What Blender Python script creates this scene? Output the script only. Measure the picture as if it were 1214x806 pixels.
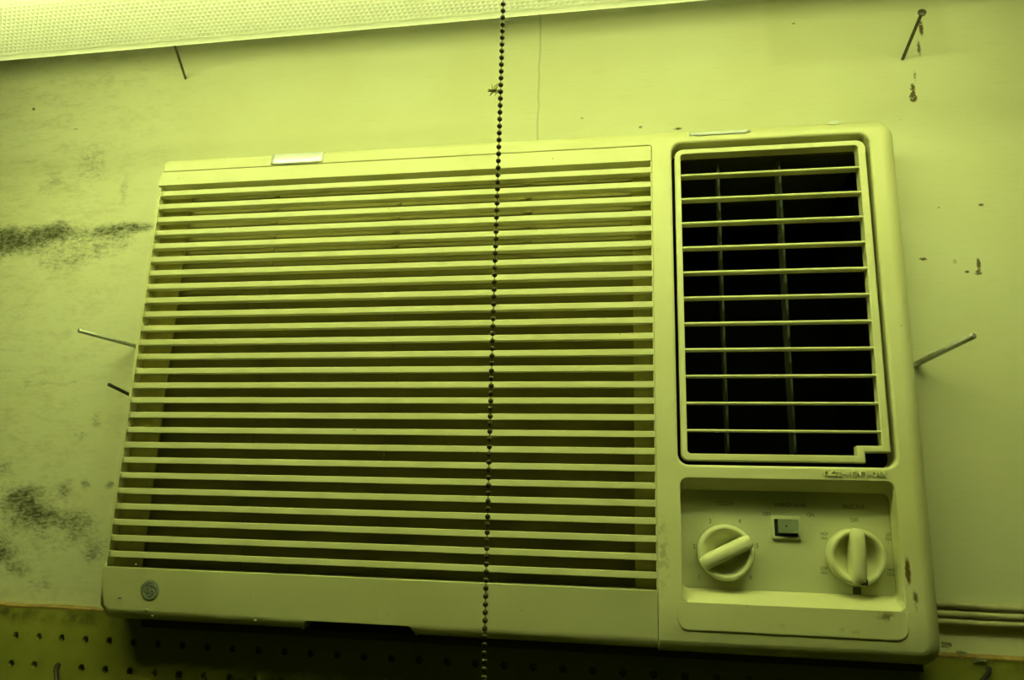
import bpy, bmesh, math, random
from mathutils import Vector, Matrix
from mathutils.geometry import tessellate_polygon

random.seed(7)
for o in list(bpy.data.objects):
    bpy.data.objects.remove(o)
scene = bpy.context.scene
col = scene.collection
MM = 0.001

# ------------------------------------------------------------------ camera
# world: X along the wall, Y into the wall, Z up; pegboard face at Y=0 (mm -> m)
CAM_R = ((0.98503612, 0.16995943, 0.02859423),
         (-0.01206631, 0.2335106, -0.97227939),
         (-0.1719251, 0.95738529, 0.23206716))      # right, down, forward
CAM_C = (606.519, -699.184, 119.375)
FPX = 910.37
cam = bpy.data.cameras.new('camera')
cam.sensor_fit = 'HORIZONTAL'
cam.sensor_width = 36.0
cam.lens = FPX / 1214 * 36.0
cam.clip_start = 0.01
camo = bpy.data.objects.new('camera', cam)
col.objects.link(camo)
r, d, f = [Vector(v) for v in CAM_R]
camo.matrix_world = Matrix(((r.x, -d.x, -f.x, CAM_C[0] * MM),
                            (r.y, -d.y, -f.y, CAM_C[1] * MM),
                            (r.z, -d.z, -f.z, CAM_C[2] * MM),
                            (0, 0, 0, 1)))
scene.camera = camo

# ------------------------------------------------------------------ world, exposure
world = bpy.data.worlds.new('world')
scene.world = world
world.use_nodes = True
world.node_tree.nodes['Background'].inputs[0].default_value = (0.62, 0.78, 0.03, 1)
world.node_tree.nodes['Background'].inputs[1].default_value = 0.02
scene.view_settings.view_transform = 'Standard'
scene.view_settings.look = 'None'
scene.view_settings.exposure = 0.0
scene.view_settings.gamma = 1.0
scene.view_settings.use_curve_mapping = False
LIGHT_RGB = (0.88, 1.0, 0.335, 1)
TUBE_STRENGTH = 28.0
try:
    scene.cycles.use_denoising = True
    scene.cycles.max_bounces = 8
    scene.cycles.transparent_max_bounces = 16
except Exception:
    pass

# ------------------------------------------------------------------ material helpers
class NT:
    def __init__(self, name):
        self.m = bpy.data.materials.new(name)
        self.m.use_nodes = True
        self.t = self.m.node_tree
        self.b = self.t.nodes['Principled BSDF']
        self.out = self.t.nodes['Material Output']
    def n(self, typ, **kw):
        nd = self.t.nodes.new(typ)
        for k, v in kw.items():
            setattr(nd, k, v)
        return nd
    def link(self, a, b):
        self.t.links.new(a, b)
    def val(self, sock, v):
        if isinstance(v, (int, float)):
            sock.default_value = v
        else:
            self.link(v, sock)
    def math(self, op, a, b=None, clamp=False):
        nd = self.n('ShaderNodeMath', operation=op, use_clamp=clamp)
        self.val(nd.inputs[0], a)
        if b is not None:
            self.val(nd.inputs[1], b)
        return nd.outputs[0]
    def noise(self, vec, scale, detail=4, rough=0.55):
        nd = self.n('ShaderNodeTexNoise')
        nd.inputs['Scale'].default_value = scale
        nd.inputs['Detail'].default_value = detail
        nd.inputs['Roughness'].default_value = rough
        self.link(vec, nd.inputs['Vector'])
        return nd.outputs['Fac']
    def pos(self, sx=1, sy=1, sz=1):
        g = self.n('ShaderNodeNewGeometry')
        if (sx, sy, sz) == (1, 1, 1):
            return g.outputs['Position']
        v = self.n('ShaderNodeVectorMath', operation='MULTIPLY')
        v.inputs[1].default_value = (sx, sy, sz)
        self.link(g.outputs['Position'], v.inputs[0])
        return v.outputs[0]
    def ramp(self, fac, lo, hi):
        nd = self.n('ShaderNodeMapRange', clamp=True)
        nd.interpolation_type = 'SMOOTHSTEP'
        self.val(nd.inputs[0], fac)
        nd.inputs[1].default_value = lo
        nd.inputs[2].default_value = hi
        return nd.outputs[0]
    def mix(self, fac, a, b):
        nd = self.n('ShaderNodeMix', data_type='RGBA')
        self.val(nd.inputs[0], fac)
        for s, v in ((nd.inputs[6], a), (nd.inputs[7], b)):
            if isinstance(v, tuple):
                s.default_value = v + (1,) if len(v) == 3 else v
            else:
                self.link(v, s)
        return nd.outputs[2]
    def bump(self, h, strength, dist):
        nd = self.n('ShaderNodeBump')
        nd.inputs['Strength'].default_value = strength
        nd.inputs['Distance'].default_value = dist
        self.link(h, nd.inputs['Height'])
        self.link(nd.outputs[0], self.b.inputs['Normal'])


def simple(name, rgb, rough=0.5, metal=0.0, var=0.12, scale=60, spec=0.5):
    k = NT(name)
    f1 = k.ramp(k.noise(k.pos(), scale), 0.3, 0.75)
    dark = tuple(c * (1 - var * 2) for c in rgb)
    k.link(k.mix(f1, rgb, dark), k.b.inputs['Base Color'])
    k.b.inputs['Roughness'].default_value = rough
    k.b.inputs['Metallic'].default_value = metal
    k.b.inputs['Specular IOR Level'].default_value = spec
    return k.m


def blob_sum(k, x, z, blobs):
    """soft elliptical patches (cx, cz, rx, rz, strength) in millimetres"""
    tot = None
    for cx, cz, rx, rz, s in blobs:
        dx = k.math('DIVIDE', k.math('SUBTRACT', x, cx), rx)
        dz = k.math('DIVIDE', k.math('SUBTRACT', z, cz), rz)
        rr = k.math('SQRT', k.math('ADD', k.math('MULTIPLY', dx, dx), k.math('MULTIPLY', dz, dz)))
        m = k.math('MULTIPLY', k.ramp(rr, 1.0, 0.0), s)
        tot = m if tot is None else k.math('ADD', tot, m)
    return tot


def xz_mm(k):
    s = k.n('ShaderNodeSeparateXYZ')
    k.link(k.pos(1000, 1000, 1000), s.inputs[0])
    return s.outputs[0], s.outputs[2]


def wall_material():
    k = NT('painted_wall')
    x, z = xz_mm(k)
    p = k.pos()
    base = k.mix(k.ramp(k.noise(p, 5, 3), 0.35, 0.7), (0.74, 0.75, 0.52), (0.69, 0.69, 0.44))
    # fine horizontal brush grain
    grain = k.noise(k.pos(40, 1, 420), 1.0, 3, 0.6)
    base = k.mix(k.math('MULTIPLY', k.ramp(grain, 0.52, 0.8), 0.16), base, (0.42, 0.40, 0.24))
    # patched, slightly yellower paint up near the lamp
    patch = k.math('MULTIPLY', k.ramp(x, 722, 738), k.math('MULTIPLY', k.ramp(x, 905, 885), k.ramp(z, 556, 574)))
    base = k.mix(k.math('MULTIPLY', patch, 0.35), base, (0.56, 0.56, 0.32))
    # general grime on the damp side of the wall
    streak = k.math('ADD', k.math('MULTIPLY', k.noise(k.pos(22, 1, 60), 1.0, 6, 0.68), 0.6), k.math('MULTIPLY', k.noise(k.pos(90, 1, 260), 1.0, 4, 0.65), 0.4))
    damp = k.math('MULTIPLY', k.ramp(streak, 0.44, 0.68), k.ramp(x, 190, -40))
    base = k.mix(k.math('MULTIPLY', damp, 0.38), base, (0.34, 0.32, 0.15))
    # mould
    mould = [(-80, 414, 80, 24, 0.85), (-128, 410, 60, 34, 0.9), (-40, 423, 40, 18, 0.8), (25, 421, 62, 16, 0.62), (62, 424, 40, 9, 0.6),
             (20, 404, 60, 22, 0.34), (-30, 390, 60, 22, 0.3), (-10, 500, 30, 38, 0.3), (-62, 480, 30, 30, 0.25), (35, 470, 10, 36, 0.35),
             (-30, 130, 50, 26, 0.75), (-5, 112, 45, 20, 0.62), (40, 106, 36, 18, 0.55), (44, 146, 10, 8, 0.75), (72, 146, 10, 7, 0.7),
             (22, 140, 16, 16, 0.5), (-40, 76, 26, 18, 0.7), (-20, 60, 24, 14, 0.55), (66, 80, 22, 18, 0.6), (10, 46, 26, 12, 0.42), (84, 95, 12, 26, 0.5),
             (45, 210, 11, 16, 0.5), (30, 195, 22, 12, 0.3), (-55, 160, 24, 20, 0.4), (-120, 120, 60, 60, 0.6), (-40, 405, 170, 60, 0.22), (0, 100, 130, 75, 0.3), (-40, 250, 160, 120, 0.12), (-20, 500, 110, 60, 0.15), (-70, 330, 30, 16, 0.24), (0, 250, 70, 6, 0.2),
             (30, 350, 44, 12, 0.22), (-45, 250, 12, 10, 0.3)]
    bl = blob_sum(k, x, z, mould)
    nz = k.noise(k.pos(60, 60, 95), 1.0, 6, 0.66)
    nz2 = k.noise(k.pos(200, 200, 420), 1.0, 5, 0.68)
    comb = k.math('ADD', k.math('MULTIPLY', nz, 0.55), k.math('MULTIPLY', nz2, 0.45))
    m = k.ramp(k.math('ADD', k.math('MULTIPLY', bl, 0.42), comb), 0.53, 0.97)
    m = k.math('MULTIPLY', m, k.ramp(bl, 0.03, 0.3))
    m = k.math('MULTIPLY', m, k.math('ADD', 0.62, k.math('MULTIPLY', k.ramp(nz2, 0.3, 0.65), 0.36)))
    base = k.mix(m, base, (0.05, 0.052, 0.02))
    # rust runs, smudges and chips
    marks = [(872, 596, 4, 16, 1.0), (868, 574, 4, 20, 0.75), (862, 545, 3, 12, 0.7), (859, 532, 4.5, 10, 1.0), (858.5, 522, 6, 8, 1.3), (898, 355, 3.2, 9, 1.25), (897, 347, 6, 4, 1.2),
             (853, 361, 7, 3, 0.9), (879, 358, 5, 7, 0.5), (888, 348, 4, 2.5, 0.9), (906, 411, 4.5, 2.6, 0.9), (-101, 578, 4, 3.4, 1.2), (-40, 548, 10, 2, 0.6),
             (870, 410, 3, 2, 0.7), (110, 493, 7, 5, 0.7), (640, 504, 9, 3, 0.8), (604, 508, 4, 3, 0.9), (360, 494, 14, 3, 0.7), (755, 612, 4, 2, 0.8), (545, 522, 4, 2.5, 0.7), (846, 500, 5, 2, 0.5)]
    rm = k.math('MULTIPLY', blob_sum(k, x, z, marks), k.ramp(k.noise(p, 420, 3, 0.7), 0.28, 0.52))
    base = k.mix(k.ramp(rm, 0.25, 0.75), base, (0.12, 0.09, 0.03))
    # stain above the unit
    st = k.math('MULTIPLY', blob_sum(k, x, z, [(360, 480, 190, 20, 0.9), (610, 482, 200, 18, 0.8)]), k.ramp(k.noise(k.pos(60, 1, 160), 1, 5, 0.6), 0.45, 0.7))
    base = k.mix(k.math('MULTIPLY', st, 0.3), base, (0.36, 0.33, 0.14))
    # hairline crack
    wob = k.math('MULTIPLY', k.math('SUBTRACT', k.noise(k.pos(0, 0, 22), 1, 3), 0.5), 7)
    dist = k.math('ABSOLUTE', k.math('SUBTRACT', k.math('SUBTRACT', x, 500), wob))
    cr = k.math('MULTIPLY', k.ramp(dist, 1.5, 0.3), k.math('MULTIPLY', k.ramp(z, 488, 500), k.ramp(k.noise(k.pos(0, 0, 35), 1, 3), 0.25, 0.5)))
    base = k.mix(k.math('MULTIPLY', cr, 0.35), base, (0.22, 0.2, 0.1))
    # stained foot of the wall, just over the pegboard
    k.link(base, k.b.inputs['Base Color'])
    k.b.inputs['Roughness'].default_value = 0.62
    k.b.inputs['Specular IOR Level'].default_value = 0.25
    h = k.math('ADD', k.math('MULTIPLY', grain, 0.5), k.math('MULTIPLY', k.noise(p, 22, 4), 1.0))
    k.bump(h, 0.16, 0.0015)
    return k.m


def plastic(name, rgb, rough=0.42, dirt=0.3):
    k = NT(name)
    p = k.pos()
    x, z = xz_mm(k)
    base = k.mix(k.ramp(k.noise(p, 8, 3), 0.35, 0.7), rgb, tuple(a * b for a, b in zip(rgb, (0.93, 0.92, 0.82))))
    stain = k.ramp(k.noise(p, 26, 5, 0.65), 0.58, 0.76)
    base = k.mix(k.math('MULTIPLY', stain, dirt), base, (0.42, 0.33, 0.09))
    spots = k.ramp(k.noise(p, 210, 2, 0.5), 0.735, 0.79)
    base = k.mix(k.math('MULTIPLY', spots, 0.6), base, (0.28, 0.19, 0.06))
    # grime smears with a place of their own
    gr = blob_sum(k, x, z, [(803, 92, 3.5, 16, 1.1), (807, 72, 4, 16, 0.6), (785, 58, 16, 7, 0.55), (602, 75.5, 12, 4.5, 1.3), (706, 48, 30, 12, 0.25), (610, 420, 8, 60, 0.15), (760, 47, 22, 8, 0.35), (618, 100, 14, 75, 0.34)])
    gr = k.math('MULTIPLY', gr, k.ramp(k.noise(p, 130, 4, 0.65), 0.35, 0.62))
    base = k.mix(k.ramp(gr, 0.08, 0.7), base, (0.13, 0.085, 0.02))
    k.link(base, k.b.inputs['Base Color'])
    k.b.inputs['Roughness'].default_value = rough
    k.b.inputs['Specular IOR Level'].default_value = 0.35
    k.bump(k.noise(p, 900, 2), 0.05, 0.0004)
    return k.m


def pegboard_material():
    k = NT('painted_hardboard')
    x, z = xz_mm(k)
    p = k.pos()
    base = k.mix(k.ramp(k.noise(p, 14, 4), 0.35, 0.7), (0.33, 0.33, 0.06), (0.26, 0.27, 0.04))
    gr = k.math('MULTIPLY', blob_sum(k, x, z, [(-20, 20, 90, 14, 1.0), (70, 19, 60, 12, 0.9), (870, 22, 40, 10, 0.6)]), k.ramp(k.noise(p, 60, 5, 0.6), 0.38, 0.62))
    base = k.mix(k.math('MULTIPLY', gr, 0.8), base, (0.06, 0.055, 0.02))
    spots = k.ramp(k.noise(p, 130, 2), 0.7, 0.78)
    base = k.mix(k.math('MULTIPLY', spots, 0.7), base, (0.16, 0.09, 0.03))
    k.link(base, k.b.inputs['Base Color'])
    k.b.inputs['Roughness'].default_value = 0.6
    k.bump(k.noise(p, 120, 4), 0.1, 0.001)
    return k.m


def filter_material():
    k = NT('dusty_filter')
    p = k.pos()
    ch = k.n('ShaderNodeTexChecker')
    ch.inputs['Scale'].default_value = 700
    k.link(p, ch.inputs['Vector'])
    b = k.mix(k.ramp(k.noise(p, 12, 4), 0.3, 0.7), (0.30, 0.28, 0.07), (0.22, 0.20, 0.05))
    b = k.mix(k.math('MULTIPLY', ch.outputs['Fac'], 0.4), b, (0.09, 0.08, 0.04))
    k.link(b, k.b.inputs['Base Color'])
    k.b.inputs['Roughness'].default_value = 0.9
    return k.m


def emission(name, rgba, strength):
    k = NT(name)
    e = k.n('ShaderNodeEmission')
    e.inputs[0].default_value = rgba
    e.inputs[1].default_value = strength
    k.link(e.outputs[0], k.out.inputs[0])
    return k.m


def lens_material(name, clear, tint, scat=0.9):
    """acrylic light cover: part of the light goes straight through, the rest is scattered"""
    k = NT(name)
    tr = k.n('ShaderNodeBsdfTransparent')
    tr.inputs[0].default_value = tint
    tl = k.n('ShaderNodeBsdfTranslucent')
    tl.inputs[0].default_value = (scat, scat, scat * 0.98, 1)
    df = k.n('ShaderNodeBsdfDiffuse')
    df.inputs[0].default_value = (scat * 0.9, scat * 0.9, scat * 0.86, 1)
    m1 = k.n('ShaderNodeMixShader')
    m1.inputs[0].default_value = 0.25
    k.link(tl.outputs[0], m1.inputs[1])
    k.link(df.outputs[0], m1.inputs[2])
    m2 = k.n('ShaderNodeMixShader')
    m2.inputs[0].default_value = clear
    k.link(m1.outputs[0], m2.inputs[1])
    k.link(tr.outputs[0], m2.inputs[2])
    k.link(m2.outputs[0], k.out.inputs[0])
    return k.m


M = {
    'wall': wall_material(),
    'ceiling': simple('ceiling_paint', (0.5, 0.5, 0.36), 0.8),
    'plastic': plastic('yellowed_plastic', (0.64, 0.64, 0.38)),
    'panel': plastic('control_plate_plastic', (0.56, 0.58, 0.38), 0.4, 0.12),
    'knob': plastic('knob_plastic', (0.72, 0.73, 0.46), 0.33, 0.1),
    'peg': pegboard_material(),
    'pegedge': simple('raw_hardboard_edge', (0.38, 0.26, 0.07), 0.8, var=0.25, scale=90),
    'filter': filter_material(),
    'flange': simple('grille_back_plastic', (0.5, 0.47, 0.16), 0.6),
    'dark': simple('black_duct_lining', (0.004, 0.004, 0.003), 0.9, spec=0.02),
    'vane': simple('dusty_grey_vane', (0.03, 0.04, 0.015), 0.8),
    'chassis': simple('dark_chassis_metal', (0.045, 0.042, 0.025), 0.6),
    'nail': simple('tarnished_nail_steel', (0.12, 0.11, 0.07), 0.5, 0.6, 0.2, 300),
    'rod': simple('bright_rod_aluminium', (0.62, 0.64, 0.55), 0.4, 0.7, 0.1, 200),
    'bead': simple('tarnished_bead_brass', (0.10, 0.09, 0.04), 0.42, 0.75, 0.1, 300),
    'tape': simple('shiny_pale_metal', (0.90, 0.93, 0.93), 0.3, 0.35, 0.04, 40),
    'ink': simple('dark_print_ink', (0.07, 0.09, 0.05), 0.6),
    'switch': simple('grey_green_switch', (0.28, 0.33, 0.19), 0.4),
    'slider': simple('dull_slider', (0.26, 0.31, 0.21), 0.4),
    'switchhole': simple('switch_slot_black', (0.02, 0.02, 0.015), 0.6),
    'emblem': simple('dull_grey_emblem', (0.20, 0.24, 0.20), 0.5),
    'emblem2': simple('worn_silver_emblem', (0.33, 0.36, 0.26), 0.4),
    'cord': simple('cord_vinyl', (0.48, 0.46, 0.26), 0.45),
    'lint': simple('pale_lint', (0.50, 0.44, 0.16), 0.95),
    'fleck': simple('white_paint_fleck', (0.8, 0.82, 0.7), 0.6),
    'web': simple('dusty_cobweb', (0.42, 0.42, 0.26), 0.95),
    'white': simple('white_enamel', (0.80, 0.82, 0.78), 0.45, var=0.02),
    'tube': emission('lit_fluorescent_tube', LIGHT_RGB, TUBE_STRENGTH),
    'lens': lens_material('prismatic_acrylic', 0.52, (1, 1, 1, 1), 0.95),
    'rim': lens_material('smooth_acrylic_rim', 0.40, (1, 1, 1, 1), 1.0),
    'side': lens_material('clear_acrylic_side', 0.5, (1, 1, 1, 1), 0.7),
}

# ------------------------------------------------------------------ object helpers
WLOC = {}


def place(o, parent, wloc):
    """wloc in mm world; parents carry no rotation or scale"""
    col.objects.link(o)
    WLOC[o.name] = Vector(wloc)
    if parent is not None:
        o.parent = parent
        o.location = (Vector(wloc) - WLOC[parent.name]) * MM
    else:
        o.location = Vector(wloc) * MM


def tag(o, label=None, cat=None, group=None, kind=None):
    if label:
        o['label'] = label
    if cat:
        o['category'] = cat
    if group:
        o['group'] = group
    if kind:
        o['kind'] = kind
    return o


def empty(name, loc, label, cat, group=None):
    o = bpy.data.objects.new(name, None)
    o.empty_display_size = 0.02
    place(o, None, loc)
    return tag(o, label, cat, group)


def mesh_data(name, verts, faces, mat, smooth=None, org=(0, 0, 0), recalc=False):
    me = bpy.data.meshes.new(name)
    org = Vector(org)
    me.from_pydata([(Vector(v) - org) * MM for v in verts], [], faces)
    if recalc:
        bm = bmesh.new()
        bm.from_mesh(me)
        bmesh.ops.remove_doubles(bm, verts=bm.verts, dist=1e-7)
        bmesh.ops.recalc_face_normals(bm, faces=bm.faces)
        bm.to_mesh(me)
        bm.free()
    mats = mat if isinstance(mat, (list, tuple)) else [mat]
    for m in mats:
        me.materials.append(M[m] if isinstance(m, str) else m)
    if smooth is not None:
        if isinstance(smooth, (int, float)):
            for pl in me.polygons:
                pl.use_smooth = True
            me.set_sharp_from_angle(angle=math.radians(smooth))
        else:
            for pl, s in zip(me.polygons, smooth):
                pl.use_smooth = bool(s)
    me.update()
    return me


def mk(name, verts, faces, mat, parent=None, smooth=None, org=None, recalc=False):
    if org is None:
        xs, ys, zs = zip(*verts)
        org = ((min(xs) + max(xs)) / 2, (min(ys) + max(ys)) / 2, min(zs))
    me = mesh_data(name, verts, faces, mat, smooth, org, recalc)
    o = bpy.data.objects.new(name, me)
    place(o, parent, org)
    return o


def inst(name, me, parent, wloc):
    o = bpy.data.objects.new(name, me)
    place(o, parent, wloc)
    return o


class MB:
    def __init__(self):
        self.v, self.f = [], []
    def add(self, v, f):
        n = len(self.v)
        self.v += [tuple(p) for p in v]
        self.f += [tuple(i + n for i in q) for q in f]
        return self
    def box(self, x0, x1, y0, y1, z0, z1):
        v = [(x0, y0, z0), (x1, y0, z0), (x1, y1, z0), (x0, y1, z0), (x0, y0, z1), (x1, y0, z1), (x1, y1, z1), (x0, y1, z1)]
        return self.add(v, [(0, 3, 2, 1), (4, 5, 6, 7), (0, 1, 5, 4), (1, 2, 6, 5), (2, 3, 7, 6), (3, 0, 4, 7)])
    def prism_x(self, prof, x0, x1, nx=1):
        """profile [(y,z)] extruded along X"""
        n = len(prof)
        v = [(x0, y, z) for y, z in prof] + [(x1, y, z) for y, z in prof]
        f = [(i, (i + 1) % n, n + (i + 1) % n, n + i) for i in range(n)]
        f += [tuple(range(n))[::-1], tuple(range(n, 2 * n))]
        return self.add(v, f)
    def tube(self, pts, rad, n=10, caps=True):
        pts = [Vector(p) for p in pts]
        rads = rad if isinstance(rad, (list, tuple)) else [rad] * len(pts)
        rings = []
        up = None
        for i, p in enumerate(pts):
            t = (pts[min(i + 1, len(pts) - 1)] - pts[max(i - 1, 0)]).normalized()
            if up is None:
                a = Vector((0, 0, 1)) if abs(t.z) < 0.9 else Vector((1, 0, 0))
                up = (a - t * a.dot(t)).normalized()
            else:
                up = (up - t * up.dot(t)).normalized()
            s = t.cross(up)
            rings.append([p + (up * math.cos(2 * math.pi * j / n) + s * math.sin(2 * math.pi * j / n)) * rads[i] for j in range(n)])
        v = [q for rg in rings for q in rg]
        f = []
        for i in range(len(pts) - 1):
            for j in range(n):
                f.append((i * n + j, i * n + (j + 1) % n, (i + 1) * n + (j + 1) % n, (i + 1) * n + j))
        if caps:
            f += [tuple(range(n))[::-1], tuple((len(pts) - 1) * n + j for j in range(n))]
        return self.add(v, f)
    def ball(self, c, rx, ry=None, rz=None, seg=10, rings=6):
        ry = ry or rx
        rz = rz or rx
        v = [(c[0], c[1], c[2] - rz)]
        for i in range(1, rings):
            a = -math.pi / 2 + math.pi * i / rings
            for j in range(seg):
                b = 2 * math.pi * j / seg
                v.append((c[0] + rx * math.cos(a) * math.cos(b), c[1] + ry * math.cos(a) * math.sin(b), c[2] + rz * math.sin(a)))
        v.append((c[0], c[1], c[2] + rz))
        f = [(0, 1 + (j + 1) % seg, 1 + j) for j in range(seg)]
        for i in range(rings - 2):
            for j in range(seg):
                a, b = 1 + i * seg + j, 1 + i * seg + (j + 1) % seg
                f.append((a, b, b + seg, a + seg))
        top = len(v) - 1
        k0 = 1 + (rings - 2) * seg
        f += [(k0 + j, k0 + (j + 1) % seg, top) for j in range(seg)]
        return self.add(v, f)
    def lathe_y(self, c, prof, seg=48):
        """profile [(radius, y)] revolved about the Y axis through c=(x,z)"""
        v, f = [], []
        for rr, y in prof:
            for j in range(seg):
                b = 2 * math.pi * j / seg
                v.append((c[0] + rr * math.cos(b), y, c[1] + rr * math.sin(b)))
        for i in range(len(prof) - 1):
            for j in range(seg):
                f.append((i * seg + j, i * seg + (j + 1) % seg, (i + 1) * seg + (j + 1) % seg, (i + 1) * seg + j))
        return self.add(v, f)
    def mk(self, name, mat, parent=None, smooth=None, org=None, recalc=True):
        return mk(name, self.v, self.f, mat, parent, smooth, org, recalc)
    def data(self, name, mat, smooth=None, org=(0, 0, 0)):
        return mesh_data(name, self.v, self.f, mat, smooth, org, True)


def roundpoly(corners, n=6):
    """corners (x, z, corner_radius, edge_round) counter-clockwise -> points, edge_round per edge"""
    pts, er = [], []
    m = len(corners)
    for i, (x, z, rc, e) in enumerate(corners):
        pe = corners[i - 1][3]
        P = Vector((x, z))
        A = Vector(corners[i - 1][:2])
        B = Vector(corners[(i + 1) % m][:2])
        if rc <= 0:
            pts.append(P)
            er.append(e)
            continue
        u, w = (A - P).normalized(), (B - P).normalized()
        half = math.acos(max(-1, min(1, u.dot(w)))) / 2
        t = rc / math.tan(half)
        c = P + (u + w).normalized() * (rc / math.sin(half))
        q0, q1 = P + u * t - c, P + w * t - c
        a0 = math.atan2(q0.y, q0.x)
        a1 = math.atan2(q1.y, q1.x)
        da = (a1 - a0 + math.pi) % (2 * math.pi) - math.pi
        for j in range(n + 1):
            a = a0 + da * j / n
            pts.append(c + Vector((math.cos(a), math.sin(a))) * rc)
            er.append(max(pe, e) if j < n else e)
    return pts, er


def shift_left(pts, dist):
    """move each edge to its left (the material side) by its own distance"""
    n = len(pts)
    out = []
    for i in range(n):
        p = pts[i]
        e0 = (p - pts[i - 1]).normalized()
        e1 = (pts[(i + 1) % n] - p).normalized()
        n0, n1 = Vector((-e0.y, e0.x)), Vector((-e1.y, e1.x))
        d0, d1 = dist[i - 1], dist[i]
        cr = e0.x * e1.y - e0.y * e1.x
        if abs(cr) < 0.4:
            out.append(p + (n0 + n1) * ((d0 + d1) / 2) / (1 + n0.dot(n1)))
        else:
            a, b = p + n0 * d0, p + n1 * d1
            t = ((b.x - a.x) * e1.y - (b.y - a.y) * e1.x) / cr
            out.append(a + e0 * t)
    return out


def plate(name, outer, holes, yf, yb, mat, parent, steps=5, back=None, extra=None):
    """flat front at yf with rounded edges; outer/holes are corner lists (holes clockwise); yb = back depth per loop"""
    loops = [roundpoly(outer)] + [roundpoly(h) for h in holes]
    yb = yb if isinstance(yb, (list, tuple)) else [yb] * len(loops)
    v, f, sm = [], [], []
    caps = []
    for li, (pts, er) in enumerate(loops):
        rings = []
        for s in range(steps + 1):
            t = math.pi / 2 * s / steps
            sh = shift_left(pts, [e * (1 - math.sin(t)) for e in er])
            n = len(pts)
            dep = [min(er[i], er[i - 1]) * (1 - math.cos(t)) for i in range(n)]
            rings.append([(q.x, yf + dd, q.y) for q, dd in zip(sh, dep)])
        if extra and li in extra:
            for loop2, y in extra[li]:
                q2, _ = roundpoly(loop2)
                rings.append([(q.x, y, q.y) for q in q2])
        else:
            rings.append([(q.x, yb[li], q.y) for q in pts])
        base = len(v)
        n = len(pts)
        for rg in rings:
            v += rg
        caps.append((base, n))
        for i in range(len(rings) - 1):
            for j in range(n):
                a, b = base + i * n + j, base + i * n + (j + 1) % n
                f.append((b, a, a + n, b + n))
                sm.append(i < steps)
        if back and li == 0:
            f.append(tuple(base + (len(rings) - 1) * n + j for j in range(n))[::-1])
            sm.append(False)
    if len(caps) == 1:
        f.append(tuple(range(caps[0][0], caps[0][0] + caps[0][1])))
        sm.append(False)
        return mk(name, v, f, mat, parent, sm)
    polys = [[Vector((v[b + j][0], v[b + j][2], 0)) for j in range(n)] for b, n in caps]
    idx = [b + j for b, n in caps for j in range(n)]
    for t in tessellate_polygon(polys):
        q = [idx[i] for i in t]
        a, b, c = [Vector((v[i][0], v[i][2])) for i in q]
        if (b - a).cross(c - a) < 0:
            q = q[::-1]
        f.append(tuple(q))
        sm.append(False)
    return mk(name, v, f, mat, parent, sm)


def rect(x0, x1, z0, z1, rc, e, cw=False):
    c = [(x0, z0, rc, e), (x1, z0, rc, e), (x1, z1, rc, e), (x0, z1, rc, e)]
    return c[::-1] if cw else c


def text(name, body, x, z, y, size, mat, parent, extr=0.15, align='CENTER', sx=1.0):
    cu = bpy.data.curves.new(name, 'FONT')
    cu.body = body
    cu.align_x = align
    cu.align_y = 'CENTER'
    cu.size = size * MM
    cu.extrude = extr * MM
    tmp = bpy.data.objects.new(name + '_tmp', cu)
    col.objects.link(tmp)
    bpy.context.view_layer.update()
    me = bpy.data.meshes.new_from_object(tmp.evaluated_get(bpy.context.evaluated_depsgraph_get()))
    bpy.data.objects.remove(tmp)
    me.transform(Matrix.Rotation(math.pi / 2, 4, 'X') @ Matrix.Diagonal((sx, 1, 1, 1)))
    me.materials.clear()
    me.materials.append(M[mat])
    me.name = name
    o = bpy.data.objects.new(name, me)
    place(o, parent, (x, y, z))
    return o


def ray(px, py, Y):
    """point on the plane Y (mm) that the photograph shows at pixel (px, py)"""
    a, b = (px - 607) / FPX, (py - 403) / FPX
    dr = Vector(CAM_R[0]) * a + Vector(CAM_R[1]) * b + Vector(CAM_R[2])
    t = (Y - CAM_C[1]) / dr.y
    return Vector(CAM_C) + dr * t


# ------------------------------------------------------------------ the setting
WALL_Y = 8.0
HX0, HX1, HZ0, HZ1 = 128.0, 808.0, 38.0, 462.0     # opening the unit sits in
wm = MB()
for b_ in ((-1500, HX0, -900, 760), (HX1, 2700, -900, 760), (HX0, HX1, -900, HZ0), (HX0, HX1, HZ1, 760)):
    wm.box(b_[0], b_[1], WALL_Y, WALL_Y + 80, b_[2], b_[3])
w = wm.mk('wall_back', 'wall')
tag(w, 'dirty painted wall with mould behind the air conditioner', None, kind='structure')
c = MB().box(-1500, 2700, -1500, WALL_Y + 80, 760, 800).mk('ceiling', 'ceiling')
tag(c, 'plain painted ceiling above the light fixture', None, kind='structure')

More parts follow.
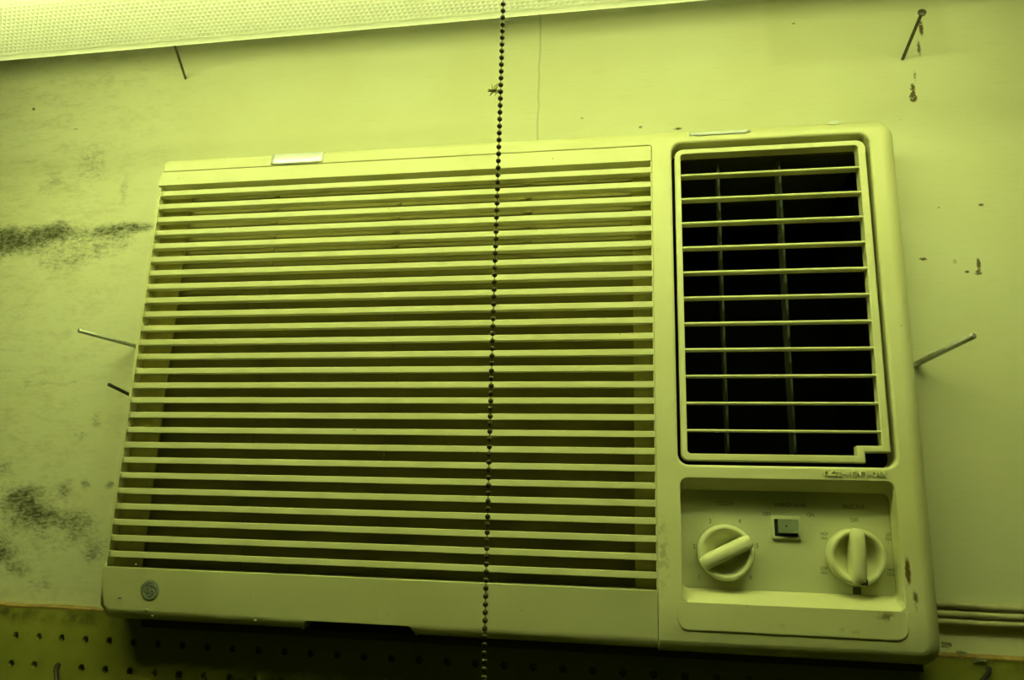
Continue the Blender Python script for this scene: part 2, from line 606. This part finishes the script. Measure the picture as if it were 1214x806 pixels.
# ------------------------------------------------------------------ pegboard with real holes
PITCH = 25.4
pb = MB()
HR = 3.3
C0, C1, ROWS = -40, 78, 7
for i in range(C0, C1):
    for j in range(ROWS):
        cx, cz = i * PITCH, -j * PITCH
        h = PITCH / 2
        zt = h if j else 27.0          # the top row reaches up to the cut edge
        hole, frame = [], []
        n = 12
        for q in range(n):
            a = 2 * math.pi * q / n
            hole.append((cx + HR * math.cos(a), cz + HR * math.sin(a)))
            ca, sa = math.cos(a), math.sin(a)
            s = 1 / max(abs(ca), abs(sa))
            fx, fz = ca * s * h, sa * s * h
            frame.append((cx + fx, cz + (fz if fz < h - 0.01 else zt)))
        v = [(x, 0, z) for x, z in frame] + [(x, 0, z) for x, z in hole] + [(x, 5, z) for x, z in hole]
        f = []
        for q in range(n):
            q2 = (q + 1) % n
            f.append((q, q2, n + q2, n + q))
            f.append((n + q, n + q2, 2 * n + q2, 2 * n + q))
        # square corners of the cell
        for a, (sx_, sz_) in ((1, (1, 1)), (4, (-1, 1)), (7, (-1, -1)), (10, (1, -1))):
            v.append((cx + sx_ * h, 0, cz + (zt if sz_ > 0 else -h)))
            f.append((a, len(v) - 1, a + 1))
        pb.add(v, f)
x0, x1, zb = (C0 - 0.5) * PITCH, (C1 - 0.5) * PITCH, -(ROWS - 0.5) * PITCH
peg = empty('pegboard', ((x0 + x1) / 2, 2.5, zb), 'drab painted pegboard with rows of round holes under the air conditioner', 'pegboard')
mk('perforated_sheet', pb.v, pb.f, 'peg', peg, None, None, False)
eb = MB()
nseg = 160
prev = None
rnd = random.Random(3)
tops = [27.0 + rnd.uniform(-0.5, 0.7) for _ in range(nseg + 1)]
for i in range(nseg):
    xa, xb = x0 + (x1 - x0) * i / nseg, x0 + (x1 - x0) * (i + 1) / nseg
    za, zb2 = tops[i], tops[i + 1]
    v = [(xa, -0.4, 25.4 + tops[i] - 27), (xb, -0.4, 25.4 + tops[i + 1] - 27), (xb, -0.4, zb2), (xa, -0.4, za), (xa, WALL_Y - 0.1, za + 1.6), (xb, WALL_Y - 0.1, zb2 + 1.6)]
    eb.add(v, [(0, 1, 2, 3), (3, 2, 5, 4)])
eb.mk('top_edge', 'pegedge', peg)['label'] = 'raw brown broken top edge'

# ------------------------------------------------------------------ fluorescent fixture
LX0, LX1 = -150.0, 1000.0
LY0, LY1 = -440.0, -140.0        # near edge, far edge (towards the wall)
LZ = 535.3
lamp = empty('fluorescent_light', ((LX0 + LX1) / 2, (LY0 + LY1) / 2, LZ), 'long lit fluorescent fixture with a textured clear cover above the air conditioner', 'ceiling light')
SIDE = 62.0
# prismatic lens: small real pyramids, in an inset field with a smooth rim around it
PP = 4.6
RIM = 9.0
nx = int((LX1 - LX0 - 2 * RIM) / PP)
ny = int((LY1 - LY0 - 2 * RIM) / PP)
lv, lf = [], []
for j in range(ny + 1):
    for i in range(nx + 1):
        lv.append((LX0 + RIM + i * (LX1 - LX0 - 2 * RIM) / nx, LY0 + RIM + j * (LY1 - LY0 - 2 * RIM) / ny, LZ + 1.6))
off = len(lv)
for j in range(ny):
    for i in range(nx):
        lv.append((LX0 + RIM + (i + 0.5) * (LX1 - LX0 - 2 * RIM) / nx, LY0 + RIM + (j + 0.5) * (LY1 - LY0 - 2 * RIM) / ny, LZ + 0.75))
        a = j * (nx + 1) + i
        b, cc, dd = a + 1, a + nx + 2, a + nx + 1
        t = off + j * nx + i
        lf += [(b, a, t), (cc, b, t), (dd, cc, t), (a, dd, t)]
mk('prismatic_lens', lv, lf, 'lens', lamp)
rim = MB()
prof = [(LY1 - RIM, LZ + 1.6), (LY1 - RIM + 0.5, LZ), (LY1 - 2.5, LZ), (LY1 - 0.7, LZ + 0.8), (LY1, LZ + 2.6), (LY1, LZ + 5)]
for side in (0, 1):
    pr = prof if side == 0 else [(LY0 + LY1 - y, z) for y, z in prof]
    n = len(pr)
    v = [(LX0, y, z) for y, z in pr] + [(LX1, y, z) for y, z in pr]
    rim.add(v, [(i, i + 1, n + i + 1, n + i) for i in range(n - 1)])
for xa, xb in ((LX0, LX0 + RIM), (LX1 - RIM, LX1)):
    rim.add([(xa, LY0 + RIM, LZ + 1.6), (xb, LY0 + RIM, LZ + 1.6), (xb, LY1 - RIM, LZ + 1.6), (xa, LY1 - RIM, LZ + 1.6)], [(0, 1, 2, 3)])
rim.mk('lens_rim', 'rim', lamp, 40)
for yy in (LY0, LY1):
    MB().add([(LX0, yy, LZ + 5), (LX1, yy, LZ + 5), (LX1, yy, LZ + SIDE), (LX0, yy, LZ + SIDE)], [(0, 1, 2, 3)]).mk('lens_side', 'side', lamp)
hs = MB()
hs.box(LX0 - 4, LX1 + 4, LY0 - 3, LY1 + 3, LZ + SIDE, LZ + SIDE + 5)
hs.box(LX0 + 40, LX1 - 40, LY0 + 45, LY1 - 45, LZ + SIDE + 5, LZ + SIDE + 45)
hs.mk('housing', 'white', lamp)
for xa in (LX0 - 6, LX1):
    MB().box(xa, xa + 6, LY0 - 2, LY1 + 2, LZ - 0.5, LZ + SIDE).mk('end_cap', 'white', lamp)
for xa in (LX0 + 150, LX1 - 150):
    MB().tube([(xa, -300, LZ + SIDE + 45), (xa, -300, 760)], 6, 10).mk('hanger_stem', 'white', lamp)
for ty in (-300.0,):
    tb = MB().tube([(LX0 + 22, ty, LZ + 30), (LX1 - 22, ty, LZ + 30)], 15, 16).mk('tube', 'tube', lamp, 40)
    for xa, xb in ((LX0 + 8, LX0 + 22), (LX1 - 22, LX1 - 8)):
        MB().tube([(xa, ty, LZ + 30), (xb, ty, LZ + 30)], 15.4, 16).mk('tube_cap', 'rod', tb, 40)

# ------------------------------------------------------------------ air conditioner
YF = -39.4
AXL, AXR, AZT, AZB = 112.5, 824.5, 476.0, 23.5
ac = empty('air_conditioner', ((AXL + AXR) / 2, WALL_Y, AZB), 'yellowed plastic wall air conditioner with slatted grille, vent and two dials', 'air conditioner')
PX1 = 613.6        # right edge of the grille panel
SEAM = 462.6
RO = 7.0
outer = [(613.6, AZB, 0, 9.0), (614.6, AZB, 0, 9.0), (AXR, AZB, 14, 11.5), (AXR, AZT, 12.5, 3.5), (AXL + 3, AZT, 4, 2.0), (AXL + 3, SEAM + 0.6, 0, 0.8), (613.6, SEAM + 0.6, 3, 0.8)]
vent_hole = rect(631.5, 802.5, 171.0, 463.5, 9, 2.4, cw=True)
ctrl_hole = rect(633.0, 799.0, 62.5, 160.0, 6, 1.0, cw=True)
ctrl_back = rect(633.4, 798.6, 72.0, 151.5, 5, 1.0, cw=True)
PANEL_Y = -21.0
bez = plate('bezel', outer, [vent_hole, ctrl_hole], YF, [-0.8, -14.0, PANEL_Y], 'plastic', ac,
            extra={2: [(ctrl_back, PANEL_Y - 0.2)]})
TILT = 0.13


def tilt(o, z0, k=TILT):
    """lean the part of a front below z0 back towards the wall"""
    wz, wy = WLOC[o.name].z, WLOC[o.name].y
    for vv in o.data.vertices:
        z, y = vv.co.z / MM + wz, vv.co.y / MM + wy
        if z < z0:
            vv.co.y += (z0 - z) * k * max(0.0, min(1.0, (-3 - y) / 36.0)) * MM
    o.data.update()


bmb = bmesh.new()
bmb.from_mesh(bez.data)
for zc in range(26, 64, 3):
    bmesh.ops.bisect_plane(bmb, geom=bmb.verts[:] + bmb.edges[:] + bmb.faces[:], dist=1e-7, plane_co=(0, 0, (zc - WLOC[bez.name].z) * MM), plane_no=(0, 0, 1))
bmb.to_mesh(bez.data)
bmb.free()
for vv in bez.data.vertices:      # the foot of the bezel curves back under
    z, y = vv.co.z / MM + WLOC[bez.name].z, vv.co.y / MM + WLOC[bez.name].y
    if z < 62:
        vv.co.y += 0.22 * (62 - z) ** 2 / 76 * max(0.0, min(1.0, (-3 - y) / 36.0)) * MM
bez.data.update()
# raised lettering between vent and control panel
text('raised_lettering', 'CLOSE', 746.0, 165.4, YF - 0.5, 6.0, 'plastic', bez, 0.8, 'LEFT', 0.78)
text('raised_lettering', 'VENT', 765.7, 165.4, YF - 0.5, 6.0, 'plastic', bez, 0.8, 'LEFT', 0.78)
text('raised_lettering', 'OPEN', 782.4, 165.4, YF - 0.5, 6.0, 'plastic', bez, 0.8, 'LEFT', 0.68)
for xc, sgn in ((762.8, -1), (779.8, 1)):
    tv = [(xc + sgn * 1.5, 165.4), (xc - sgn * 1.3, 165.4 + 1.9), (xc - sgn * 1.3, 165.4 - 1.9)]
    mk('raised_arrow', [(a, YF - 1.2, b) for a, b in tv] + [(a, YF + 0.3, b) for a, b in tv],
       [(0, 1, 2), (5, 4, 3), (0, 3, 4, 1), (1, 4, 5, 2), (2, 5, 3, 0)], 'plastic', bez, None, None, True)
# apron under the controls: a wedge that leans forward towards its foot
apr = plate('apron', [(628.0, 39.5, 8, 2.6), (802.0, 39.5, 10, 2.6), (801.0, 62.4, 0, 0.4), (629.0, 62.4, 0, 0.4)], [], YF - 0.4, YF + 3, 'plastic', ac, 4)
tilt(apr, 62.0, 0.04)

# grille panel: rails as one part, every slat a sub-part
gr = plate('grille_panel', [(AXL - 0.5, 447.6, 0, 0.5), (PX1 - 0.4, 447.6, 0, 0.5), (PX1 - 0.4, SEAM, 1.2, 0.7), (AXL + 1.6, SEAM, 1.2, 0.7)], [], YF, -14, 'plastic', ac, 3, back=True)
Z1, SP = 441.4, 14.2805
SH = 5.6
slat = MB()
slx0, slx1 = AXL + 0.4, PX1 - 0.6
slat_prof = [(YF + 0.5, 0.0), (YF + 12, -0.6), (YF + 12, -SH + 1.4), (YF + 0.4, -SH), (YF, -SH + 0.5), (YF, -0.45)]
n = len(slat_prof)
stations = [(slx0, 7.0, 0.75), (slx0 + 0.8, 4.0, 0.9), (slx0 + 2.0, 2.0, 1.0), (slx0 + 4.0, 0.6, 1.0), (slx0 + 7.0, 0, 1.0), (slx1, 0, 1.0)]
sv, sf = [], []
for x, dy, sc_ in stations:
    for y, z in slat_prof:
        sv.append((x, min(y + dy, YF + 12), -SH / 2 + (z + SH / 2) * sc_))
for s in range(len(stations) - 1):
    for i in range(n):
        sf.append((s * n + i, s * n + (i + 1) % n, (s + 1) * n + (i + 1) % n, (s + 1) * n + i))
sf += [tuple(range(n)), tuple((len(stations) - 1) * n + i for i in range(n))[::-1]]
slat_me = mesh_data('slat', sv, sf, 'plastic', 35, (0, 0, 0), True)
for kk in range(26):
    inst('slat', slat_me, gr, (0, 0, Z1 - kk * SP))
# curved side rail at the outer end of the slots
MB().prism_x([(YF + 2.5, 68), (YF + 2.5, 448), (-14, 448), (-14, 68)], AXL - 0.6, AXL + 2.0).mk('side_rail', 'plastic', gr)
MB().box(PX1 - 1.2, PX1 - 0.2, YF + 1.0, -14, 68, 448).mk('side_rail', 'plastic', gr)
# pale flanges just behind the slot ends, filter deeper in
MB().box(AXL + 2.6, 143.5, YF + 12.2, YF + 14, 66, 450).mk('back_flange', 'flange', gr)
MB().box(595.5, PX1 - 1.2, YF + 12.2, YF + 14, 66, 450).mk('back_flange', 'flange', gr)
fl = MB().box(AXL + 6, PX1 - 2, YF + 19, YF + 21, 64, 452).mk('air_filter', 'filter', ac)
for xs in (236.0, 366.0, 497.0):
    MB().box(xs - 3, xs + 3, YF + 17.5, YF + 18.9, 66, 450).mk('filter_rib', 'filter', fl)
# lower strip with finger notch and emblem
ST = 70.2
NZ = 32.0
strip = plate('lower_strip', [(AXL - 1.6, AZB + 1.2, 11, 9.0), (308.4, AZB + 1.2, 0, 9.0), (309, AZB + 1.2, 0, 0.4), (312, NZ, 2.5, 0.4), (406, NZ, 3.5, 0.4), (412, AZB + 1.2, 0, 9.0), (412.6, AZB + 1.2, 0, 9.0), (PX1 - 1.2, AZB + 1.2, 0, 9.0),
                              (PX1 - 0.4, AZB + 1.2, 0, 0.3), (PX1 - 0.4, ST, 0, 0.9), (AXL - 0.8, ST, 0, 2.0)], [], YF, -2, 'plastic', ac, 4)
tilt(strip, ST)
MB().box(300, 420, YF + 22, YF + 24, 20, 40).mk('notch_shade_sheet', 'switchhole', ac)  # added black sheet: shade inside the finger notch put in as colour
MB().box(150, 812, -26, -1.0, 18.0, 24.0).mk('base_pan', 'chassis', ac)
EX, EZ, ER = 161.9, 51.2, 9.0
em = MB().lathe_y((EX, EZ), [(0.01, YF - 0.5), (ER - 0.4, YF - 0.5), (ER, YF - 0.2), (ER, YF + 0.2)], 40).mk('emblem', 'emblem', strip, 30)
em['label'] = 'round grey maker emblem'
b2 = MB()
b2.lathe_y((EX, EZ), [(ER - 0.9, YF - 0.55), (ER - 1.5, YF - 0.8), (ER - 2.1, YF - 0.55)], 40)
for q in range(4):
    a0 = math.pi / 2 * q + 0.4
    b2.tube([(EX + 6.2 * math.cos(a0 + t * 0.28), YF - 0.6, EZ + 6.2 * math.sin(a0 + t * 0.28)) if t < 3 else
             (EX + (6.2 - (t - 2) * 0.8) * math.cos(a0 + t * 0.28), YF - 0.6, EZ + (6.2 - (t - 2) * 0.8) * math.sin(a0 + t * 0.28)) for t in range(6)], 0.38, 6)
for v in [('g', -1.5, 0.4), ('e', 1.9, -0.4)]:
    pts = []
    for t in range(15):
        a = (0.6 + t * 0.36) if v[0] == 'g' else (0.9 + t * 0.36)
        rr = 2.3 * (0.75 + 0.25 * math.cos(2 * a))
        pts.append((EX + v[1] + rr * math.cos(a), YF - 0.6, EZ + v[2] + 1.35 * rr * math.sin(a)))
    b2.tube(pts, 0.4, 6)
b2.tube([(EX - 1.5, YF - 0.6, EZ + 0.2), (EX + 0.3, YF - 0.6, EZ + 0.2), (EX + 0.1, YF - 0.6, EZ - 3.2), (EX - 1.6, YF - 0.6, EZ - 4.2)], 0.4, 6)
b2.tube([(EX + 0.8, YF - 0.6, EZ - 0.3), (EX + 3.6, YF - 0.6, EZ + 0.5)], 0.4, 6)
tilt(em, ST)
mg = b2.mk('emblem_monogram', 'emblem2', strip)
tilt(mg, ST)
# white specks of paint
for px, py, s in ((139, 708, 2.0), (170, 723, 1.6), (176, 731, 1.3), (299, 736, 1.6), (988, 145, 5.0), (161, 669, 1.2)):
    q = ray(px, py, YF - 0.3)
    tilt(MB().ball((q.x, YF - 0.2, q.z), s, 0.5, s * 0.45, 7, 4).mk('paint_speck', 'fleck', ac), ST)

# cabinet behind the bezel
cb = MB()
for b_ in ((HX0 + 2, HX0 + 4, HZ0 + 2, HZ1 - 2), (HX1 - 4, HX1 - 2, HZ0 + 2, HZ1 - 2), (HX0 + 4, HX1 - 4, HZ0 + 2, HZ0 + 4), (HX0 + 4, HX1 - 4, HZ1 - 4, HZ1 - 2)):
    cb.box(b_[0], b_[1], -12, 300, b_[2], b_[3])
cb.box(HX0 + 2, HX1 - 2, 300, 302, HZ0 + 2, HZ1 - 2)
cb.mk('chassis', 'chassis', ac)

# vent: duct, louver frame, blades, vanes
dv = MB()
X0, X1_, Z0, Z1v = 631.0, 803.0, 170.5, 464.0
dv.add([(X0, -22, Z0), (X1_, -22, Z0), (X1_, -22, Z1v), (X0, -22, Z1v), (X0, 150, Z0), (X1_, 150, Z0), (X1_, 150, Z1v), (X0, 150, Z1v)],
       [(0, 1, 5, 4), (1, 2, 6, 5), (2, 3, 7, 6), (3, 0, 4, 7), (4, 5, 6, 7)])
mk('vent_duct', dv.v, dv.f, 'dark', ac)
VF = YF + 1.8
fr_out = [(634.3, 174.6, 6, 1.2), (779.4, 174.6, 0, 1.2), (779.4, 183.2, 0, 1.2), (799.2, 183.2, 0, 1.2), (799.2, 458.2, 8, 1.2), (634.3, 458.2, 8, 1.2)]
fr_in = [(639.6, 180.4, 3, 0.8), (773.6, 180.4, 0, 0.8), (773.6, 188.4, 0, 0.8), (792.8, 188.4, 0, 0.8), (792.8, 453.2, 3, 0.8), (639.6, 453.2, 3, 0.8)][::-1]
vf = plate('louver_frame', fr_out, [fr_in], VF, [VF + 9, VF + 12], 'plastic', ac, 4)
bl = MB()
prof = [(VF + 1.0, -0.9), (VF + 0.6, 0.0), (VF + 1.0, 0.9), (VF + 11.0, 0.5), (VF + 11.0, -0.3)]
nb = len(prof)
bl.prism_x(prof, 639.2, 793.2)
blade_me = bl.data('blade', 'plastic')
for kk in range(11):
    inst('blade', blade_me, vf, (0, 0, 432.4 - kk * 23.27 + 0.2))
vane = MB().box(-0.9, 0.9, VF + 19, VF + 42, 184, 452).data('vane', 'vane')
for xv in (674.7, 729.3):
    inst('vane', vane, vf, (xv, 0, 0))

# control panel with dials and switch
cp = MB().box(633.5, 798.5, PANEL_Y, PANEL_Y + 2, 70.5, 153).mk('control_panel', 'panel', ac)
KY = PANEL_Y


def knob(px, py, rad, ang, label):
    q = ray(px, py, KY - 8)
    cx, cz = q.x, q.z
    R = rad
    kb = MB()
    kb.lathe_y((cx, cz), [(R * 1.0, KY - 0.6), (R, KY - 2.5), (R * 0.985, KY - 9.6), (R * 0.96, KY - 11.2), (R * 0.91, KY - 12.0), (R * 0.83, KY - 12.0),
                          (R * 0.79, KY - 11.2), (R * 0.75, KY - 8.5), (R * 0.66, KY - 4.6), (R * 0.5, KY - 2.8), (R * 0.25, KY - 2.3), (0.01, KY - 2.2)], 56)
    o = kb.mk('dial', 'knob', ac, 50)
    o['label'] = label
    ca, sa = math.cos(ang), math.sin(ang)
    # grip bar across the dish, waisted plan and rounded crest
    gv, gf = [], []
    ns = 13
    for s in range(ns):
        u = -1 + 2 * s / (ns - 1)
        half = 5.3 + 0.5 * u * u if abs(u) < 0.97 else 4.6
        crest = 18.0 - 3.4 * u * u - (2.2 if abs(u) > 0.97 else 0)
        ring = [(-half * 1.15, 3.0), (-half, crest - 3.0), (-half * 0.75, crest - 0.8), (-half * 0.3, crest), (half * 0.3, crest), (half * 0.75, crest - 0.8), (half, crest - 3.0), (half * 1.15, 3.0)]
        L = R * 0.985 * u
        for wv, hh in ring:
            gv.append((cx + L * ca - wv * sa, KY - hh, cz + L * sa + wv * ca))
    m = 8
    for s in range(ns - 1):
        for i in range(m):
            gf.append((s * m + i, s * m + (i + 1) % m, (s + 1) * m + (i + 1) % m, (s + 1) * m + i))
    gf += [tuple(range(m)), tuple((ns - 1) * m + i for i in range(m))[::-1]]
    mk('grip', gv, gf, 'knob', o, 45, None, True)
    return o, cx, cz


k1, k1x, k1z = knob(860.5, 655, 22.6, math.radians(27), 'round dial turned with its grip slanting')
k2, k2x, k2z = knob(1016.0, 660, 22.2, math.radians(-91.5), 'round dial with its grip upright')
# black pointer mark at the foot of the upright grip
MB().box(k2x + 0.2, k2x + 5.2, KY - 14.2, KY - 9.6, k2z - 21.2, k2z - 16.6).mk('pointer_mark', 'switchhole', k2)
MB().box(k2x - 3.0, k2x + 3.0, KY - 0.5, KY, k2z - 29.0, k2z - 23.6).mk('position_mark', 'ink', cp)
# slide switch
sw = plate('slide_switch', [(706.2, 113.0, 1, 0.5), (729.4, 113.0, 1, 0.5), (729.4, 131.5, 1, 0.5), (706.2, 131.5, 1, 0.5)],
           [rect(708.6, 727.0, 115.4, 129.0, 0.6, 0.3, cw=True)], KY - 2.0, [KY, KY], 'panel', ac, 3)
MB().box(708.2, 727.4, KY - 0.3, KY, 115.0, 129.4).mk('switch_slot', 'switchhole', sw)
MB().box(711.5, 727.0, KY - 5.0, KY - 0.3, 118.0, 129.0).mk('slider', 'slider', sw)
MB().lathe_y((717.5, 123.6), [(0.01, KY - 5.15), (0.8, KY - 5.15), (0.8, KY - 4.9)], 10).mk('slider_dot', 'switchhole', sw)


def ptext(body, px, py, size, sx=0.8):
    q = ray(px, py, KY)
    return text('printed_lettering', body, q.x, q.z, KY - 0.08, size, 'ink', cp, 0.05, 'CENTER', sx)


ptext('COLDER', 860, 597, 4.6)
ptext('ENERGY SAVER', 937, 599, 4.6)
ptext('SELECTOR', 1012, 601, 4.6)
ptext('OFF', 909, 609.5, 4.6)
ptext('ON', 961, 610.5, 4.6)
for bdy, px, py in (('3', 842, 618), ('4', 877, 618), ('2', 823, 648), ('5', 898, 647), ('1', 829, 684), ('6', 890, 684)):
    ptext(bdy, px, py, 5.4)
ptext('OFF', 1013, 617, 4.6)
for a, b, px, py in (('HIGH', 'FAN', 977, 635), ('LOW', 'FAN', 977, 676), ('LOW', 'COOL', 1055, 636), ('HIGH', 'COOL', 1057, 678)):
    ptext(a, px, py - 2.2, 3.7, 0.66)
    ptext(b, px, py + 3.2, 3.7, 0.66)

# ------------------------------------------------------------------ shiny strips at the upper edge of the unit
def strip_tape(x0, x1, z0, ztop, label, seed):
    r_ = random.Random(seed)
    v, f = [], []
    ns = 12
    for i in range(ns + 1):
        x = x0 + (x1 - x0) * i / ns
        jit = r_.uniform(-0.35, 0.35)
        prof = [(YF - 0.35, z0 + jit + (1.2 if i in (0, ns) else 0)), (YF - 0.9, z0 + 1.5), (YF - 0.6, ztop - 4.0), (YF + 1.2, ztop - 0.6), (YF + 5.0, ztop + 0.7), (YF + 16, ztop + 0.5)]
        v += [(x, y, z) for y, z in prof]
    m = 6
    for i in range(ns):
        for j in range(m - 1):
            f.append((i * m + j, (i + 1) * m + j, (i + 1) * m + j + 1, i * m + j + 1))
    o = mk('metal_strip', v, f, 'tape', None, 40)
    sol = o.modifiers.new('thickness', 'SOLIDIFY')
    sol.thickness = 0.0004
    sol.offset = 1
    return tag(o, label, 'strip', 'shiny strips on the upper edge')


strip_tape(236.0, 291.0, 463.8, 476.4, 'shiny white metal strip over the upper edge above the slatted grille', 1)
strip_tape(648.0, 701.5, 469.8, 474.4, 'thin shiny metal strip on the upper edge above the dark vent', 2)

# ------------------------------------------------------------------ nails and rods in the wall
def nail(name, base, tip, rad, mat, label, cat, head=0.0, grp=None):
    base, tip = Vector(base), Vector(tip)
    dr = (tip - base).normalized()
    root = empty(name, base, label, cat, grp)
    MB().tube([base - dr * 6, base, tip - dr * 0.6, tip], [rad, rad, rad, rad * 0.82], 12).mk('shank', mat, root, 40)
    if head:
        MB().tube([tip - dr * 1.2, tip - dr * 0.6, tip + dr * 0.8, tip + dr * 1.3], [rad * 1.1, head, head, head * 0.75], 14).mk('head', mat, root, 40)
    return root


nail('wall_nail', ray(1070, 70, WALL_Y), ray(1093, 15, -48), 1.5, 'nail', 'dark nail with a flat head, rust run below it, in the wall', 'nail', 3.6, 'nails in the wall')
nail('wall_nail', ray(220, 93, WALL_Y), ray(202, 38, -55), 1.4, 'nail', 'dark nail sticking out of the wall under the light cover', 'nail', 3.2, 'nails in the wall')
nail('wall_rod', ray(164, 411, WALL_Y), ray(93, 391.5, -52), 2.3, 'rod', 'bright metal rod beside the slatted grille, the longer of two there', 'rod', 0, 'rods around the unit')
nail('wall_rod', ray(158, 470, WALL_Y), ray(128.5, 455.5, -28), 1.7, 'nail', 'short dark rod beside the slatted grille, below the bright rod', 'rod', 0, 'rods around the unit')
nail('wall_rod', ray(1085, 432, WALL_Y), ray(1155, 397.5, -56), 2.6, 'rod', 'bright metal rod beside the vent side of the unit', 'rod', 0, 'rods around the unit')

# ------------------------------------------------------------------ flat three-strand cord along the wall
cord = empty('power_cord', (900, WALL_Y, 50), 'flat three-strand cord running along the wall from behind the unit', 'cord')
for dz in (8.4, 2.2, -4.0):
    pts = []
    for i in range(60):
        x = 790 + i * 22
        u = (x - 875) / 100.0
        sag = 56.0 + 3.0 * min(u * u, 1.2) + (0.8 * math.sin(x * 0.013) if x > 960 else 0)
        pts.append((x, WALL_Y - 3.0, sag + dz + (0.9 if dz > 5 and u < 0 else 0)))
    MB().tube(pts, 2.9, 10).mk('strand', 'cord', cord, 60)

# ------------------------------------------------------------------ bead chain
ctop, cbot = ray(596, 0, -290), ray(573, 806, -246)
dirv = (cbot - ctop).normalized()
top = ctop - dirv * ((LZ - 4 - ctop.z) / -dirv.z)
BP = 4.42
nbeads = int((top - cbot).length / BP) + 12
chain = empty('pull_chain', tuple(top + dirv * BP * nbeads), 'dark bead pull chain hanging in front of the slatted grille', 'chain')
bead_me = MB().ball((0, 0, 0), 1.62, None, None, 12, 8).data('bead', 'bead', 60)
cpts = []
for i in range(nbeads):
    q = top + dirv * BP * i
    q = q + Vector((0.35 * math.sin(i * 0.06), 0.0, 0))
    cpts.append(q)
    inst('bead', bead_me, chain, tuple(q))
MB().tube(cpts, 0.3, 6).mk('link_wire', 'bead', chain)
MB().tube([top + Vector((0, 0, 5)), top + Vector((0, 0, -3))], [4, 2.4], 12).mk('chain_socket', 'rod', chain, 40)

# lint caught on the chain
q = ray(586.5, 107, -285)
lc = MB()
r_ = random.Random(11)
lc.ball((q.x, q.y, q.z), 1.7, 1.3, 1.5, 8, 5)
for _ in range(13):
    a, b = r_.uniform(0, 6.28), r_.uniform(-1, 1)
    e = Vector((math.cos(a) * 4.6, b * 2, math.sin(a) * 4.2))
    mid = e * 0.5 + Vector((r_.uniform(-1, 1), 0, r_.uniform(-1, 1)))
    lc.tube([q, q + mid, q + e], [0.5, 0.4, 0.2], 5)
lo = lc.mk('lint_clump', 'lint')
tag(lo, 'small pale clump of lint caught on the bead chain', 'lint')

# ------------------------------------------------------------------ peg hooks and dust at the pegboard
def hook(px, py, px2, py2, label):
    a = ray(px, py, 0)
    b = ray(px2, py2, -9)
    root = empty('peg_pin', tuple(a), label, 'peg', 'pins in the pegboard')
    MB().tube([a + Vector((0, 4, 0.5)), a + Vector((0, -1, 0.3)), a + (b - a) * 0.35 + Vector((0, -3, 0)), b, b + (b - a) * 0.8], 1.9, 10).mk('pin', 'switchhole', root, 50)


hook(69.5, 788, 67, 804, 'dark pin pointing down from a hole beside the shadow of the unit')
hook(1172, 793, 1165, 806, 'dark pin on the pegboard below the flat cord')
r_ = random.Random(5)
for px, py, s, lab in ((1122, 764, 4.0, 'pale wisp of dust beside the lower corner of the unit'),
                       (1140, 774, 3.4, 'grey wisp of dust on the pegboard edge, next to the unit'),
                       (1162, 782, 3.2, 'grey wisp of dust on the pegboard edge above the dark pin')):
    q = ray(px, py, -0.5)
    dm = MB()
    for _ in range(12):
        e = Vector((r_.uniform(-1.6, 1.6) * s, r_.uniform(-1.5, 0.3), r_.uniform(-0.7, 0.5) * s))
        st = Vector((r_.uniform(-1, 1) * s, r_.uniform(-1, 0.2), r_.uniform(-0.5, 0.4) * s))
        dm.tube([q + st, q + (st + e) * 0.5 + Vector((0, -0.4, r_.uniform(-1, 1))), q + e], [0.3, 0.45, 0.25], 5)
    tag(dm.mk('dust_wisp', 'web'), lab, 'dust', 'wisps of dust')
